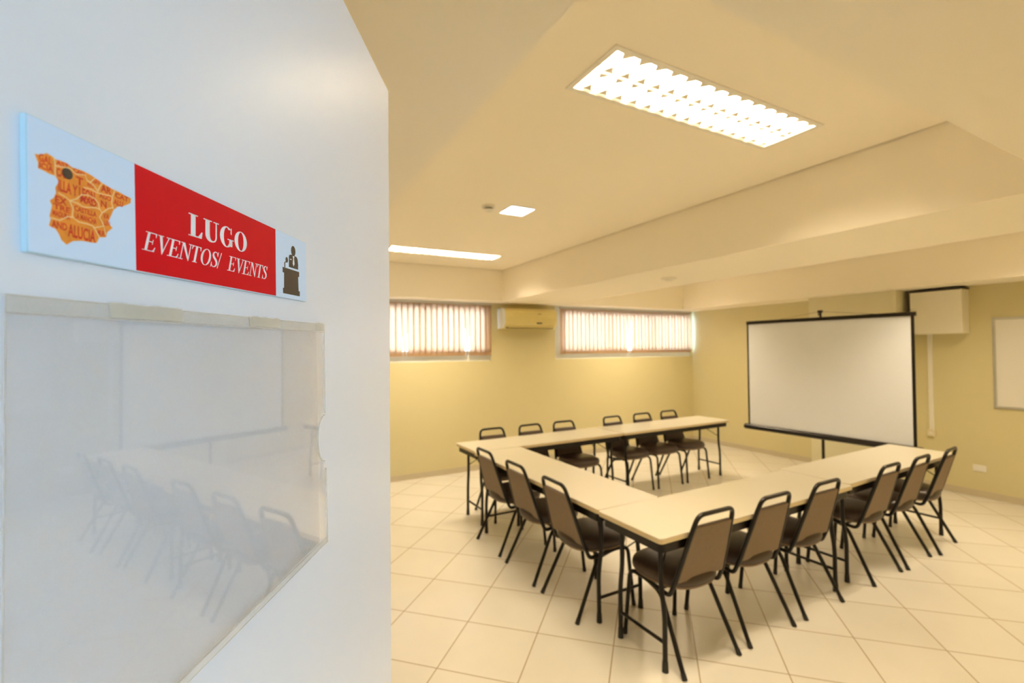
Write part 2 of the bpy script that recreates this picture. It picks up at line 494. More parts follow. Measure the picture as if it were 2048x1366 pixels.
# ---------------------------------------------------------------- ceiling lights
def make_troffer():
    t = empty('ceiling_light', (0, 0, ZC))
    L2, W2 = TL / 2, TW / 2
    fm = plate((-L2 - 0.012, L2 + 0.012, -W2 - 0.012, W2 + 0.012), [(-L2 + 0.012, L2 - 0.012, -W2 + 0.012, W2 - 0.012)], XY, -0.006, 0.0)
    fm.build('frame', M['metal_white'], t)
    hs = MB(); D = 0.10
    hs.box(-L2 + 0.001, L2 - 0.001, -W2 + 0.001, W2 - 0.001, D, D + 0.004)
    hs.box(-L2 + 0.001, -L2 + 0.005, -W2 + 0.001, W2 - 0.001, 0.002, D); hs.box(L2 - 0.005, L2 - 0.001, -W2 + 0.001, W2 - 0.001, 0.002, D)
    hs.box(-L2 + 0.005, L2 - 0.005, -W2 + 0.001, -W2 + 0.005, 0.002, D); hs.box(-L2 + 0.005, L2 - 0.005, W2 - 0.005, W2 - 0.001, 0.002, D)
    hs.build('housing', M['metal_white'], t)
    for sy in (-1, 1):
        c = sy * 0.070
        tb = MB().tube([(-L2 + 0.035, c, 0.055), (L2 - 0.035, c, 0.055)], 0.014, 12).build('fluorescent_tube', M['tube'], t, smooth=True)
        ec = MB()
        for e in (-1, 1):
            ec.tube([(e * (L2 - 0.036), c, 0.055), (e * (L2 - 0.012), c, 0.055)], 0.015, 12)
            ec.box(e * (L2 - 0.012) - 0.006, e * (L2 - 0.012) + 0.006, c - 0.02, c + 0.02, 0.03, 0.098)
        ec.build('lamp_holder', M['white_plastic'], tb, smooth=True)
        lv = MB()
        y0, y1 = c - 0.062, c + 0.062
        for (ya, yb) in ((y0, y0 + 0.020), (y1, y1 - 0.020)):       # side reflectors, leaning outwards
            lv.add([(-L2 + 0.06, ya, 0.0), (L2 - 0.03, ya, 0.0), (L2 - 0.03, yb, 0.045), (-L2 + 0.06, yb, 0.045)], [(0, 1, 2, 3)])
        nb = 15
        for k in range(nb):
            x = -L2 + 0.075 + (TL - 0.12) * k / (nb - 1)
            wd = (0.027, 0.004, 0.004, 0.027)
            ys = [y0, y0 + 0.033, y1 - 0.033, y1]; zb = [0.0, 0.003, 0.003, 0.0]
            ring = []
            for y, z, w in zip(ys, zb, wd):
                top = 0.002 if y in (y0, y1) else 0.040
                ring.append([(x - w, y, z), (x + w, y, z), (x, y, max(top, z + 0.002))])
            lv.rings(ring)
        lv.build('louver', M['reflector'], t)
    return t
lab = ['bright twin-tube louvred fluorescent light nearest the door, large in the raised ceiling',
       'louvred fluorescent light seen edge on above the left window',
       'louvred fluorescent light in the farther ceiling bay on the entrance side',
       'louvred fluorescent light in the farther ceiling bay on the window side']
tr0 = make_troffer()
for i, c in enumerate(TRO):
    o = tr0 if i == 0 else copy_tree(tr0)
    o.location = (c[0], c[1], ZC)
    tag(o, lab[i], 'ceiling light', 'louvred fluorescent ceiling lights')

led = empty('led_panel_light', (LEDC[0], LEDC[1], ZC))
tag(led, 'small square cool white panel light on the ceiling beside the smoke detector', 'ceiling light')
MB().box(-0.107, 0.107, -0.107, 0.107, -0.008, 0).build('frame', M['metal_white'], led, bevel=0.004)
MB().box(-0.102, 0.102, -0.102, 0.102, -0.0095, -0.0075).build('diffuser', M['led'], led, bevel=0.002)

def lathe(prof, n=32):
    return MB().rings([[(r * math.cos(2 * PI * k / n), r * math.sin(2 * PI * k / n), z) for k in range(n)] for r, z in prof])
sd = empty('smoke_detector', (1.566, 3.27, ZC))
tag(sd, 'round white smoke detector with dark vent left of the square panel light', 'smoke detector')
lathe([(0.052, 0), (0.052, -0.012), (0.046, -0.018)]).build('base', M['white_plastic'], sd, smooth=True)
lathe([(0.030, -0.018), (0.030, -0.028), (0.028, -0.03)]).build('vent_ring', M['dark'], sd, smooth=True)
lathe([(0.040, -0.029), (0.038, -0.036), (0.022, -0.045), (0.004, -0.047)]).build('cap', M['white_plastic'], sd, smooth=True)
s2 = empty('ceiling_sensor', (3.49, 3.27, ZB))
tag(s2, 'flat round sensor on the underside of the ceiling beam above the right window', 'sensor')
lathe([(0.075, 0), (0.075, -0.010), (0.062, -0.016)]).build('base', M['white_plastic'], s2, smooth=True)
lathe([(0.045, -0.016), (0.038, -0.028), (0.005, -0.032)]).build('lens', M['white_plastic'], s2, smooth=True)

# ---------------------------------------------------------------- air conditioner
ac = empty('air_conditioner', (3.54, YW, 2.02))
tag(ac, 'cream wall-mounted split air conditioner between the two blinds', 'air conditioner')
def sect(x, sy=1.0):
    pr = [(0.0, 0.0), (-0.11, 0.0), (-0.150, 0.006), (-0.182, 0.035), (-0.205, 0.075), (-0.212, 0.16), (-0.205, 0.245), (-0.18, 0.283), (-0.14, 0.293), (0.0, 0.293)]
    return [(x, y * sy, z) for y, z in pr]
MB().rings([sect(-0.425), sect(0.425)]).build('body', M['ac_plastic'], ac, bevel=0.004)
MB().rings([sect(-0.455, 0.94), sect(-0.4255, 1.0)]).build('end_cap', M['frame_white'], ac, bevel=0.003)
MB().rings([sect(0.4255, 1.0), sect(0.46, 0.94)]).build('end_cap', M['ac_plastic'], ac, bevel=0.003)
MB().box(-0.39, 0.40, -0.176, -0.150, 0.0, 0.018).build('air_outlet', M['dark'], ac)
MB().box(-0.38, 0.39, -0.190, -0.180, 0.010, 0.024).build('flap', M['ac_plastic'], ac, bevel=0.002)
MB().box(0.10, 0.19, -0.2125, -0.2035, 0.070, 0.090).build('display', M['dark'], ac, bevel=0.002)
lg = MB()
for k in range(6): lg.box(0.115 + k * 0.011, 0.122 + k * 0.011, -0.2135, -0.2085, 0.212 + 0.001 * (k % 2), 0.221)
lg.build('badge', M['grey'], ac)

# ---------------------------------------------------------------- casing, conduit, outlets, whiteboard
bx = empty('wall_casing', (XR, 2.50, 1.85))
tag(bx, 'white boxed casing fixed high on the right wall between screen and whiteboard', 'casing')
MB().box(-0.20, 0, -0.245, 0.235, 0, 0.50).build('casing_body', M['box'], bx, bevel=0.004)
MB().box(-0.205, 0, -0.25, 0.24, 0.505, 0.518).build('top_gap_shade', M['dark'], bx)  # dark slab standing in for the shade above the casing
MB().box(-0.202, -0.0, 0.238, 0.245, 0.0, 0.505).build('side_gap_shade', M['dark'], bx)  # dark strip painted as the shadow line beside the casing
cd = tag(MB().box(XR - 0.016, XR, 2.597, 2.643, 0.70, 1.85).build('cable_conduit', M['white_plastic'], bevel=0.003), 'slim cream cable conduit running down the wall from the white casing', 'conduit')
sb = empty('wall_socket', (XR, 2.62, 0.62))
tag(sb, 'small surface-mounted socket box at the lower end of the cable conduit', 'socket')
MB().box(-0.035, 0, -0.036, 0.036, 0, 0.08).build('box', M['outlet'], sb, bevel=0.004)
MB().box(-0.037, -0.034, -0.014, 0.014, 0.025, 0.055).build('socket_face', M['white_plastic'], sb, bevel=0.001)
ol = empty('wall_outlet', (XR, 2.20, 0.285))
tag(ol, 'cream rectangular wall outlet low on the wall right of the last chair', 'outlet')
MB().box(-0.010, 0, -0.058, 0.058, 0, 0.075).build('cover_plate', M['white_plastic'], ol, bevel=0.003)
MB().box(-0.014, -0.009, -0.022, 0.022, 0.02, 0.055).build('socket_face', M['white_plastic'], ol, bevel=0.001)

wb = empty('whiteboard', (XR, 1.44, 1.04))
tag(wb, 'white writing board with thin aluminium frame on the right wall', 'whiteboard')
MB().box(-0.014, 0, -0.60, 0.60, 0.0, 0.95).build('board_surface', M['board'], wb)
plate((-0.625, 0.625, -0.025, 0.975), [(-0.60, 0.60, 0.0, 0.95)], lambda a, b, t: (t, a, b), -0.020, 0).build('board_frame', M['alu'], wb, bevel=0.002)
MB().box(-0.024, -0.0185, 0.16, 0.20, 0.955, 0.985).build('clip', M['grey'], wb)

# ---------------------------------------------------------------- projection screen
PX, PY = 5.933, 3.23
sa = math.atan2(2.33 - 4.13, 5.976 - 5.89)          # direction from far edge to near edge
ps = empty('projection_screen', (PX, PY, 0), sa)     # local +x runs to the near (right) edge, local -y faces the room
tag(ps, 'portable projection screen on a black tripod in front of the right wall', 'projection screen')
SW = 0.895
def dy(y): return y
fb = MB().box(-SW, SW, -0.0015, 0.0015, 0.665, 2.03); fb.build('screen_fabric', M['screen'], ps)
bd = MB(); bd.box(-SW - 0.022, -SW + 0.002, -0.002, 0.002, 0.665, 2.03); bd.box(SW - 0.004, SW + 0.026, -0.002, 0.002, 0.665, 2.03); bd.build('screen_border', M['black'], ps)
MB().box(-SW - 0.02, SW + 0.04, -0.02, 0.024, 2.022, 2.066).build('top_bar', M['black'], ps, bevel=0.004)
MB().tube([(-SW - 0.055, 0, 0.635), (SW + 0.055, 0, 0.635)], 0.036, 20).build('roller_case', M['black'], ps, smooth=True)
for s_ in (-1, 1):
    MB().tube([(s_ * (SW + 0.055), 0, 0.635), (s_ * (SW + 0.075), 0, 0.635)], [0.038, 0.030], 20).build('end_cap', M['rubber'], ps, smooth=True)
MB().tube([(0, 0.045, 0.12), (0, 0.045, 0.75)], 0.0165, 16).build('mast', M['black'], ps, smooth=True)
MB().tube([(0, 0.045, 0.75), (0, 0.045, 2.13)], 0.012, 16).build('mast_extension', M['black'], ps, smooth=True)
hk = MB(); hk.box(-0.022, 0.022, 0.020, 0.06, 2.12, 2.15); hk.tube(fillet([(0.0, 0.03, 2.13), (0.0, 0.0, 2.125), (0.0, 0.0, 2.085)], 0.012), 0.006, 8)
hk.build('hanger_hook', M['black'], ps, smooth=True)
wr = MB(); wr.tube([(-0.52, 0, 2.06), (0, 0.03, 2.135)], 0.0022, 6); wr.tube([(0.62, 0, 2.06), (0, 0.03, 2.135)], 0.0022, 6)
wr.build('hanging_cord', M['taupe'], ps)
MB().tube([(0, 0.045, 0.10), (0, 0.045, 0.27)], 0.022, 16).build('leg_collar', M['black'], ps, smooth=True)
for k in range(3):
    a = PI / 2 + k * 2 * PI / 3
    lgx = MB().tube(fillet([(0.02 * math.cos(a), 0.045 + 0.02 * math.sin(a), 0.25), (0.08 * math.cos(a), 0.045 + 0.08 * math.sin(a), 0.22), (0.34 * math.cos(a), 0.045 + 0.34 * math.sin(a), 0.012)], 0.06), 0.009, 8).build('leg', M['black'], ps, smooth=True)
    MB().tube([(0.325 * math.cos(a), 0.045 + 0.325 * math.sin(a), 0.028), (0.345 * math.cos(a), 0.045 + 0.345 * math.sin(a), 0.0125)], 0.0125, 10).build('foot_cap', M['rubber'], lgx, smooth=True)

# ---------------------------------------------------------------- folding tables
TLn, TWd = 1.86, 0.50
def make_table():
    t = empty('folding_table', (0, 0, 0))
    L, W = TLn / 2, TWd / 2
    def outline(l, w, r, n=5):
        P = []
        for (cx, cy, a0) in ((l - r, w - r, 0), (-l + r, w - r, PI / 2), (-l + r, -w + r, PI), (l - r, -w + r, 1.5 * PI)):
            for k in range(n + 1):
                a = a0 + PI / 2 * k / n
                P.append((cx + r * math.cos(a), cy + r * math.sin(a)))
        return P
    o1 = outline(L, W, 0.022)
    tp = MB().prism(o1, lambda a, b: (a, b, 0.7375), lambda a, b: (a, b, 0.740))
    top = tp.build('tabletop', M['laminate'], t)
    MB().prism(o1, lambda a, b: (a, b, 0.712), lambda a, b: (a, b, 0.7374)).build('edge_band', M['lamedge'], top, bevel=0.003)
    o2 = outline(L - 0.022, W - 0.018, 0.03); o3 = outline(L - 0.026, W - 0.022, 0.027)
    n = len(o2)
    ap = MB()
    vs = [(a, b, 0.658) for a, b in o2] + [(a, b, 0.7118) for a, b in o2] + [(a, b, 0.658) for a, b in o3] + [(a, b, 0.7118) for a, b in o3]
    fs = []
    for k in range(n):
        q = (k + 1) % n
        fs += [(k, q, n + q, n + k), (2 * n + q, 2 * n + k, 3 * n + k, 3 * n + q), (k, 2 * n + k, 2 * n + q, q), (n + q, 3 * n + q, 3 * n + k, n + k)]
    ap.add(vs, fs); ap.build('apron', M['black'], t)
    cr = MB()
    for x in (-L + 0.10, -0.28, 0.28, L - 0.10): cr.box(x - 0.012, x + 0.012, -W + 0.025, W - 0.025, 0.69, 0.709)
    cr.build('cross_rail', M['black'], t)
    for e in (-1, 1):
        xb = e * (L - 0.10)
        for s_ in (-1, 1):
            lg = MB().tube(fillet([(xb, s_ * 0.150, 0.70), (xb, s_ * 0.150, 0.44), (xb - e * 0.002, s_ * 0.172, 0.30), (xb, s_ * 0.172, 0.0)], 0.06), 0.0138, 12).build('leg', M['black'], t, smooth=True)
            MB().tube([(xb, s_ * 0.172, 0.055), (xb, s_ * 0.172, 0.0)], [0.0155, 0.0175], 12).build('foot_tip', M['rubber'], lg, smooth=True)
        MB().tube([(xb, -0.172, 0.15), (xb, 0.172, 0.15)], 0.010, 10).build('stretcher', M['black'], t, smooth=True)
        br = MB()
        for s_ in (-1, 1): br.tube([(xb, s_ * 0.150, 0.52), (xb - e * 0.24, s_ * 0.02, 0.695)], 0.0045, 8)
        br.build('folding_brace', M['black'], t, smooth=True)
    return t
tb0 = make_table()
R = math.radians
tabs = [((2.722, 2.022), R(0.6), 'cream folding table nearest the camera, front corner with rounded edge'),
        ((4.590, 2.085), R(1.6), 'cream folding table continuing the near row towards the projection screen'),
        ((2.050, 3.199), R(90), 'cream folding table joining the near and far rows across the left side'),
        ((2.748, 4.399), R(0.9), 'cream folding table at the left end of the far row'),
        ((4.620, 4.425), R(0.9), 'cream folding table at the right end of the far row below the right window')]
for i, (c, rz, lb) in enumerate(tabs):
    o = tb0 if i == 0 else copy_tree(tb0)
    o.location = (c[0], c[1], 0); o.rotation_euler = (0, 0, rz)
    tag(o, lb, 'table', 'folding tables set in a U shape')

# ---------------------------------------------------------------- banquet chairs
def make_chair():
    t = empty('stacking_chair', (0, 0, 0))
    r = 0.0125
    bl = lambda z: 0.077 - 0.30 * (z - 0.47)          # back line y(z)
    # back hoop and side rails, one bent tube
    path = [(-0.185, 0.33, 0.392), (-0.192, 0.17, 0.378), (-0.191, 0.118, 0.374), (-0.188, bl(0.45), 0.45), (-0.150, bl(0.76), 0.76), (-0.134, bl(0.842), 0.842)]
    full = path + [(-x, y, z) for x, y, z in reversed(path)]
    MB().tube(fillet(full, [0, 0.05, 0.06, 0.06, 0.03, 0.075, 0.075, 0.03, 0.06, 0.06, 0.05, 0], 7), r, 12).build('back_frame', M['black'], t, smooth=True)
    for s_ in (-1, 1):
        f = MB().tube(fillet([(s_ * 0.185, 0.325, 0.392), (s_ * 0.188, 0.43, 0.394), (s_ * 0.205, 0.462, 0.0)], 0.075, 8), r, 12).build('leg', M['black'], t, smooth=True)
        MB().tube([(s_ * 0.204, 0.460, 0.03), (s_ * 0.205, 0.462, 0.0)], [0.0137, 0.0145], 12).build('foot_cap', M['rubber'], f, smooth=True)
        b = MB().tube(fillet([(s_ * 0.178, 0.30, 0.384), (s_ * 0.186, 0.185, 0.362), (s_ * 0.213, 0.0, 0.0)], 0.05, 8), r, 12).build('leg', M['black'], t, smooth=True)
        MB().tube([(s_ * 0.211, 0.014, 0.028), (s_ * 0.213, 0.0, 0.0)], [0.0137, 0.0145], 12).build('foot_cap', M['rubber'], b, smooth=True)
    st = MB()
    st.tube([(-0.19, 0.20, 0.376), (0.19, 0.20, 0.376)], 0.009, 8); st.tube([(-0.186, 0.36, 0.386), (0.186, 0.36, 0.386)], 0.009, 8)
    st.build('seat_bracket', M['black'], t, smooth=True)
    # seat: cushion over a shallow pan
    def ring(k, z, cy=0.265, n=40):
        P = []
        for i in range(n):
            a = 2 * PI * i / n
            c, s = math.cos(a), math.sin(a)
            e = 2 / 2.9
            x = 0.212 * math.copysign(abs(c) ** e, c); y = 0.212 * math.copysign(abs(s) ** e, s)
            if y < 0: x *= 1 - 0.10 * (-y / 0.212)
            P.append((x * k, cy + y * k, z))
        return P
    MB().rings([ring(0.90, 0.418), ring(0.985, 0.420), ring(1.01, 0.432), ring(1.0, 0.452), ring(0.96, 0.468), ring(0.86, 0.481), ring(0.68, 0.489), ring(0.4, 0.493), ring(0.08, 0.494)]).build('seat', M['vinyl'], t, smooth=True)
    MB().rings([ring(0.55, 0.390), ring(0.82, 0.393), ring(0.95, 0.403), ring(0.995, 0.4185)]).build('seat_pan', M['taupe'], t, smooth=True)
    # back: trapezoid panel following the tilt
    def pan(z0, z1, w0, w1, rad, n=5):
        P = []
        cs = [(w1, z1, 0), (-w1, z1, PI / 2), (-w0, z0, PI), (w0, z0, 1.5 * PI)]
        for (x, z, a0) in cs:
            cx = x - math.copysign(rad, x); cz = z - rad if z == z1 else z + rad
            for k in range(n + 1):
                a = a0 + PI / 2 * k / n
                P.append((cx + rad * math.cos(a), cz + rad * math.sin(a)))
        return P
    pp = pan(0.455, 0.775, 0.175, 0.140, 0.010)
    def off(d): return lambda a, b: (a, bl(b) + d, b + d * 0.3)
    MB().prism(pp, off(-0.010), off(-0.003)).build('back_panel', M['taupe'], t, bevel=0.003)
    def sc(P, k): 
        cz = 0.622
        return [(x * k, cz + (z - cz) * k) for x, z in P]
    rg = []
    for k, d in ((1.0, -0.0025), (1.0, 0.008), (0.97, 0.015), (0.88, 0.020), (0.6, 0.023), (0.1, 0.024)):
        rg.append([off(d)(a, b) for a, b in sc(pp, k)])
    MB().rings(rg).build('back_cushion', M['vinyl'], t, smooth=True)
    return t
ch0 = make_chair()
ord6 = ['first', 'second', 'third', 'fourth', 'fifth', 'sixth']
chairs = []
N_x = [(2.143, -0.5), (2.676, 0.5), (3.230, 0.5), (4.072, 2.0), (4.578, 3.0), (5.112, 6.5)]
N_l = ['brown stacking chair nearest the camera, pushed to the front table corner', 'brown stacking chair second from the left in the near row',
       'brown stacking chair just left of the joint between the two near tables', 'brown stacking chair just right of the joint between the two near tables',
       'brown stacking chair next to last in the near row towards the right wall', 'brown stacking chair at the right end of the near row, close to the wall outlet']
for (x, a), l in zip(N_x, N_l): chairs.append(((x, 1.748 + 0.012 * (x - 2.7)), R(a), l, 'brown stacking chairs along the near row of tables'))
L_y = [(3.72, 1), (3.167, 0), (2.632, -1.5)]
L_l = ['brown stacking chair farthest along the left table, beside the far corner', 'middle brown stacking chair of the three along the left table', 'brown stacking chair of the left table closest to the near row']
for (y, a), l in zip(L_y, L_l): chairs.append(((1.748, y), R(-90 + a), l, 'brown stacking chairs along the left table'))
F_x = [(2.26, 0), (2.75, 1), (3.22, 0), (3.975, 3), (4.49, 0), (4.985, 1)]
for i, (x, a) in enumerate(F_x):
    l = ['brown stacking chair at the left end behind the far row of tables', 'brown stacking chair second from the left behind the far tables', 'brown stacking chair behind the far tables, third from the left',
         'brown stacking chair behind the joint of the two far tables', 'brown stacking chair next to last behind the far tables', 'brown stacking chair at the right end behind the far row of tables'][i]
    chairs.append(((x, 4.668 + 0.014 * (x - 3)), R(180 + a), l, 'brown stacking chairs behind the far row of tables'))
for i, (p, a, l, gname) in enumerate(chairs):
    o = ch0 if i == 0 else copy_tree(ch0)
    o.location = (p[0], p[1], 0); o.rotation_euler = (0, 0, a)
    tag(o, l, 'chair', gname)

# ---------------------------------------------------------------- door sign (local frame of the door: x = right, -y = towards viewer)
sign = empty('door_sign', (DOOR[0], DOOR[1], 0), DA)
tag(sign, 'white and red room sign with map and speaker symbol fixed on the open door', 'sign')
def P2(y): return lambda u, z: (-u, y, z)
corn = [(0.5198, 1.8035), (0.5189, 1.7512), (0.2831, 1.7562), (0.2838, 1.8076)]
MB().prism(corn, P2(-0.0004), P2(-0.0028)).build('backing_plate', M['sign_edge'], sign)
ins = [(0.5194, 1.8032), (0.5185, 1.7516), (0.2834, 1.7565), (0.2841, 1.8073)]
MB().prism(ins, P2(-0.0028), P2(-0.0030)).build('white_film', M['sign_white'], sign)
MB().prism([(0.4696, 1.8042), (0.4683, 1.7527), (0.3358, 1.7555), (0.3366, 1.8064)], P2(-0.0030), P2(-0.0031)).build('red_panel', M['sign_red'], sign)

# glyphs: pieces in em units (cap height 1), later mapped on the sign
def stroke(pts, ws):
    pts = [Vector(p) for p in pts]; Lf = []; Rt = []
    for i, p in enumerate(pts):
        a = pts[max(i - 1, 0)]; b = pts[min(i + 1, len(pts) - 1)]
        t = (b - a).normalized(); nrm = Vector((-t.y, t.x))
        Lf.append(p + nrm * ws[i] / 2); Rt.append(p - nrm * ws[i] / 2)
    return [[tuple(Lf[i]), tuple(Lf[i + 1]), tuple(Rt[i + 1]), tuple(Rt[i])] for i in range(len(pts) - 1)]
def arc(cx, cy, ro, so, ri, si, a0, a1, n=28):
    out = []
    for k in range(n):
        p = a0 + (a1 - a0) * k / n; q = a0 + (a1 - a0) * (k + 1) / n
        f = lambda an, r, s: (cx + r * math.cos(an), cy + s * math.sin(an))
        out.append([f(p, ro, so), f(q, ro, so), f(q, ri, si), f(p, ri, si)])
    return out
def rect(x0, y0, x1, y1): return [(x0, y0), (x1, y0), (x1, y1), (x0, y1)]
def catm(pts, n=6):
    out = []
    P = [pts[0]] + list(pts) + [pts[-1]]
    for i in range(1, len(P) - 2):
        for k in range(n):
            t = k / n
            out.append(tuple(0.5 * ((2 * P[i][c]) + (-P[i - 1][c] + P[i + 1][c]) * t + (2 * P[i - 1][c] - 5 * P[i][c] + 4 * P[i + 1][c] - P[i + 2][c]) * t * t + (-P[i - 1][c] + 3 * P[i][c] - 3 * P[i + 1][c] + P[i + 2][c]) * t ** 3) for c in range(3)))
    out.append(tuple(P[-2]))
    return out
def glyph(ch, b):
    """b = bold flag; returns (pieces, advance)"""
    T = 0.20 if b else 0.125; t = 0.055 if b else 0.042; s = 0.045 if b else 0.038
    if ch == 'L':
        return [rect(0.02, 0, 0.40 if b else 0.34, s), rect(0.02, 1 - s, 0.42, 1), rect(0.12, 0, 0.12 + T, 1), rect(0.12, 0, 0.60, s + 0.01), [(0.60, 0), (0.64, 0.30), (0.60, 0.30), (0.44, s)]], 0.69
    if ch == 'U':
        c = catm([(0.19, 0.9, T), (0.19, 0.4, T), (0.21, 0.2, T), (0.29, 0.07, T * 0.7), (0.42, 0.025, t * 1.3), (0.54, 0.07, t), (0.605, 0.2, t), (0.615, 0.4, t), (0.615, 0.97, t)])
        return [rect(0.0, 1 - s, 0.40, 1), rect(0.48, 1 - s, 0.75, 1), rect(0.19 - T / 2, 0.85, 0.19 + T / 2, 1)] + stroke([q[:2] for q in c], [q[2] for q in c]), 0.78
    if ch == 'O':
        w = 0.37 if b else 0.345; th = T if b else 0.13
        return arc(w + 0.03, 0.5, w, 0.52, w - th, 0.485 if b else 0.49, 0, 2 * PI, 40), 2 * w + 0.07
    if ch == 'G':
        w = 0.36
        return arc(w + 0.03, 0.5, w, 0.52, w - T, 0.475, math.radians(52), math.radians(318), 34) + \
            [[(0.60, 0.72), (0.66, 0.66), (0.66, 1.0), (0.63, 1.0), (0.615, 0.93)], rect(0.53, 0.06, 0.53 + T * 0.85, 0.42), rect(0.44, 0.42 - s, 0.78, 0.42)], 0.80
    if ch == 'E':
        return [rect(0.0, 0, 0.56, s), rect(0.0, 1 - s, 0.56, 1), rect(0.11, 0, 0.11 + T, 1), rect(0.2, 0.49, 0.44, 0.49 + s), rect(0.425, 0.38, 0.45, 0.64),
                [(0.50, 0), (0.59, 0), (0.61, 0.25), (0.585, 0.25), (0.54, 0.10), (0.46, s)], [(0.54, 1), (0.50, 1 - s), (0.53, 0.9), (0.545, 0.79), (0.57, 0.79), (0.575, 1)]], 0.64
    if ch == 'V':
        return [rect(0.0, 1 - s, 0.30, 1), rect(0.46, 1 - s, 0.72, 1), [(0.07, 1), (0.07 + T * 1.15, 1), (0.415, 0.12), (0.385, -0.02), (0.36, -0.02)], [(0.36, -0.02), (0.385, -0.02), (0.62, 1), (0.62 - t, 1), (0.375, 0.14)]], 0.66
    if ch == 'N':
        return [rect(0.0, 0, 0.26, s), rect(0.11, 0, 0.11 + t, 1), rect(0.0, 1 - s, 0.18, 1), [(0.08, 1), (0.08 + T * 1.25, 1), (0.62, 0.10), (0.62, -0.02), (0.59, -0.02)], rect(0.585, 0, 0.585 + t, 1), rect(0.49, 1 - s, 0.73, 1)], 0.72
    if ch == 'T':
        return [rect(0.15, 0, 0.45, s), rect(0.30 - T / 2, 0, 0.30 + T / 2, 1), rect(0.02, 1 - s, 0.58, 1), [(0.0, 0.76), (0.025, 0.76), (0.07, 0.92), (0.13, 1 - s), (0.13, 1), (0.01, 1)], [(0.60, 0.76), (0.575, 0.76), (0.53, 0.92), (0.47, 1 - s), (0.47, 1), (0.59, 1)]], 0.62
    if ch == 'S':
        c = catm([(0.42, 0.80, 0.03), (0.37, 0.92, 0.04), (0.26, 0.985, 0.045), (0.14, 0.93, 0.08), (0.10, 0.78, 0.115), (0.17, 0.64, 0.13), (0.29, 0.52, 0.14), (0.40, 0.38, 0.13), (0.43, 0.21, 0.115), (0.36, 0.07, 0.08), (0.23, 0.015, 0.045), (0.11, 0.08, 0.04), (0.055, 0.22, 0.03)])
        return stroke([q[:2] for q in c], [q[2] for q in c]) + [[(0.42, 0.72), (0.45, 0.72), (0.46, 1.02), (0.435, 1.02), (0.41, 0.9)], [(0.04, 0.30), (0.065, 0.30), (0.075, 0.10), (0.05, -0.02), (0.025, -0.02)]], 0.51
    if ch == '/':
        return [[(0.0, -0.03), (0.045, -0.03), (0.19, 1.03), (0.145, 1.03)]], 0.25
    return [], 0.30
def write(text, u0, u1, z0, z1, cap, bold, shear, name):
    """text line from u0 (left) to u1 (right), baseline z0..z1, cap height cap"""
    adv = 0; items = []
    for c in text:
        pc, a = glyph(c, bold); items.append((pc, adv)); adv += a
    W = adv
    mb = MB()
    for pc, x in items:
        for poly in pc:
            mp = []
            for (px, py) in poly:
                e = (px + x + shear * py) / W
                mp.append((u0 + (u1 - u0) * e, z0 + (z1 - z0) * e + py * cap))
            mb.prism(mp, P2(-0.0031), P2(-0.00318))
    return mb.build(name, M['ink_white'], sign)
write('LUGO', 0.4325, 0.3742, 1.7787, 1.7803, 0.0127, True, 0.0, 'lettering')
write('EVENTOS/', 0.4650, 0.4040, 1.7636, 1.7646, 0.0096, False, 0.20, 'lettering')
write('EVENTS', 0.3968, 0.3500, 1.7648, 1.7659, 0.0096, False, 0.20, 'lettering')

# speaker symbol
sy_ = MB()
for poly in ([[0.3254, 1.7796], [0.2973, 1.78], [0.2973, 1.7757], [0.2991, 1.7756], [0.2983, 1.7637], [0.2961, 1.7637], [0.2961, 1.7595], [0.3247, 1.7589], [0.3249, 1.7632], [0.3232, 1.7632], [0.3231, 1.7753], [0.3254, 1.7754]],
             [[0.3152, 1.7813], [0.3152, 1.7894], [0.3148, 1.7908], [0.3135, 1.7916], [0.309, 1.7923], [0.3061, 1.792], [0.3026, 1.7920], [0.3009, 1.7912], [0.3000, 1.7901], [0.2991, 1.7859], [0.2992, 1.7817]],
             [[0.3227, 1.7798], [0.3227, 1.7835], [0.321, 1.7848], [0.3196, 1.7846], [0.3212, 1.7835], [0.3212, 1.7798]]):
    sy_.prism(poly, P2(-0.0030), P2(-0.00308))
def oval(cu, cz, ru, rz, n=24): return [(cu + ru * math.cos(2 * PI * k / n), cz + rz * math.sin(2 * PI * k / n)) for k in range(n)]
sy_.prism(oval(0.3077, 1.7957, 0.0038, 0.0042), P2(-0.0030), P2(-0.00308))
sy_.prism(oval(0.3188, 1.7863, 0.0020, 0.0023), P2(-0.0030), P2(-0.00308))
sy_.build('speaker_symbol', M['ink_brown'], sign)
ti = MB()
ti.prism([[0.3088, 1.7915], [0.3058, 1.7916], [0.3066, 1.7895], [0.3056, 1.7853], [0.3074, 1.783], [0.3088, 1.7852], [0.3080, 1.7893]], P2(-0.00308), P2(-0.00312))
ti.prism([[0.3135, 1.7882], [0.3107, 1.7884], [0.3107, 1.7878], [0.3135, 1.7876]], P2(-0.00308), P2(-0.00312))
ti.build('tie', M['ink_white'], sign)

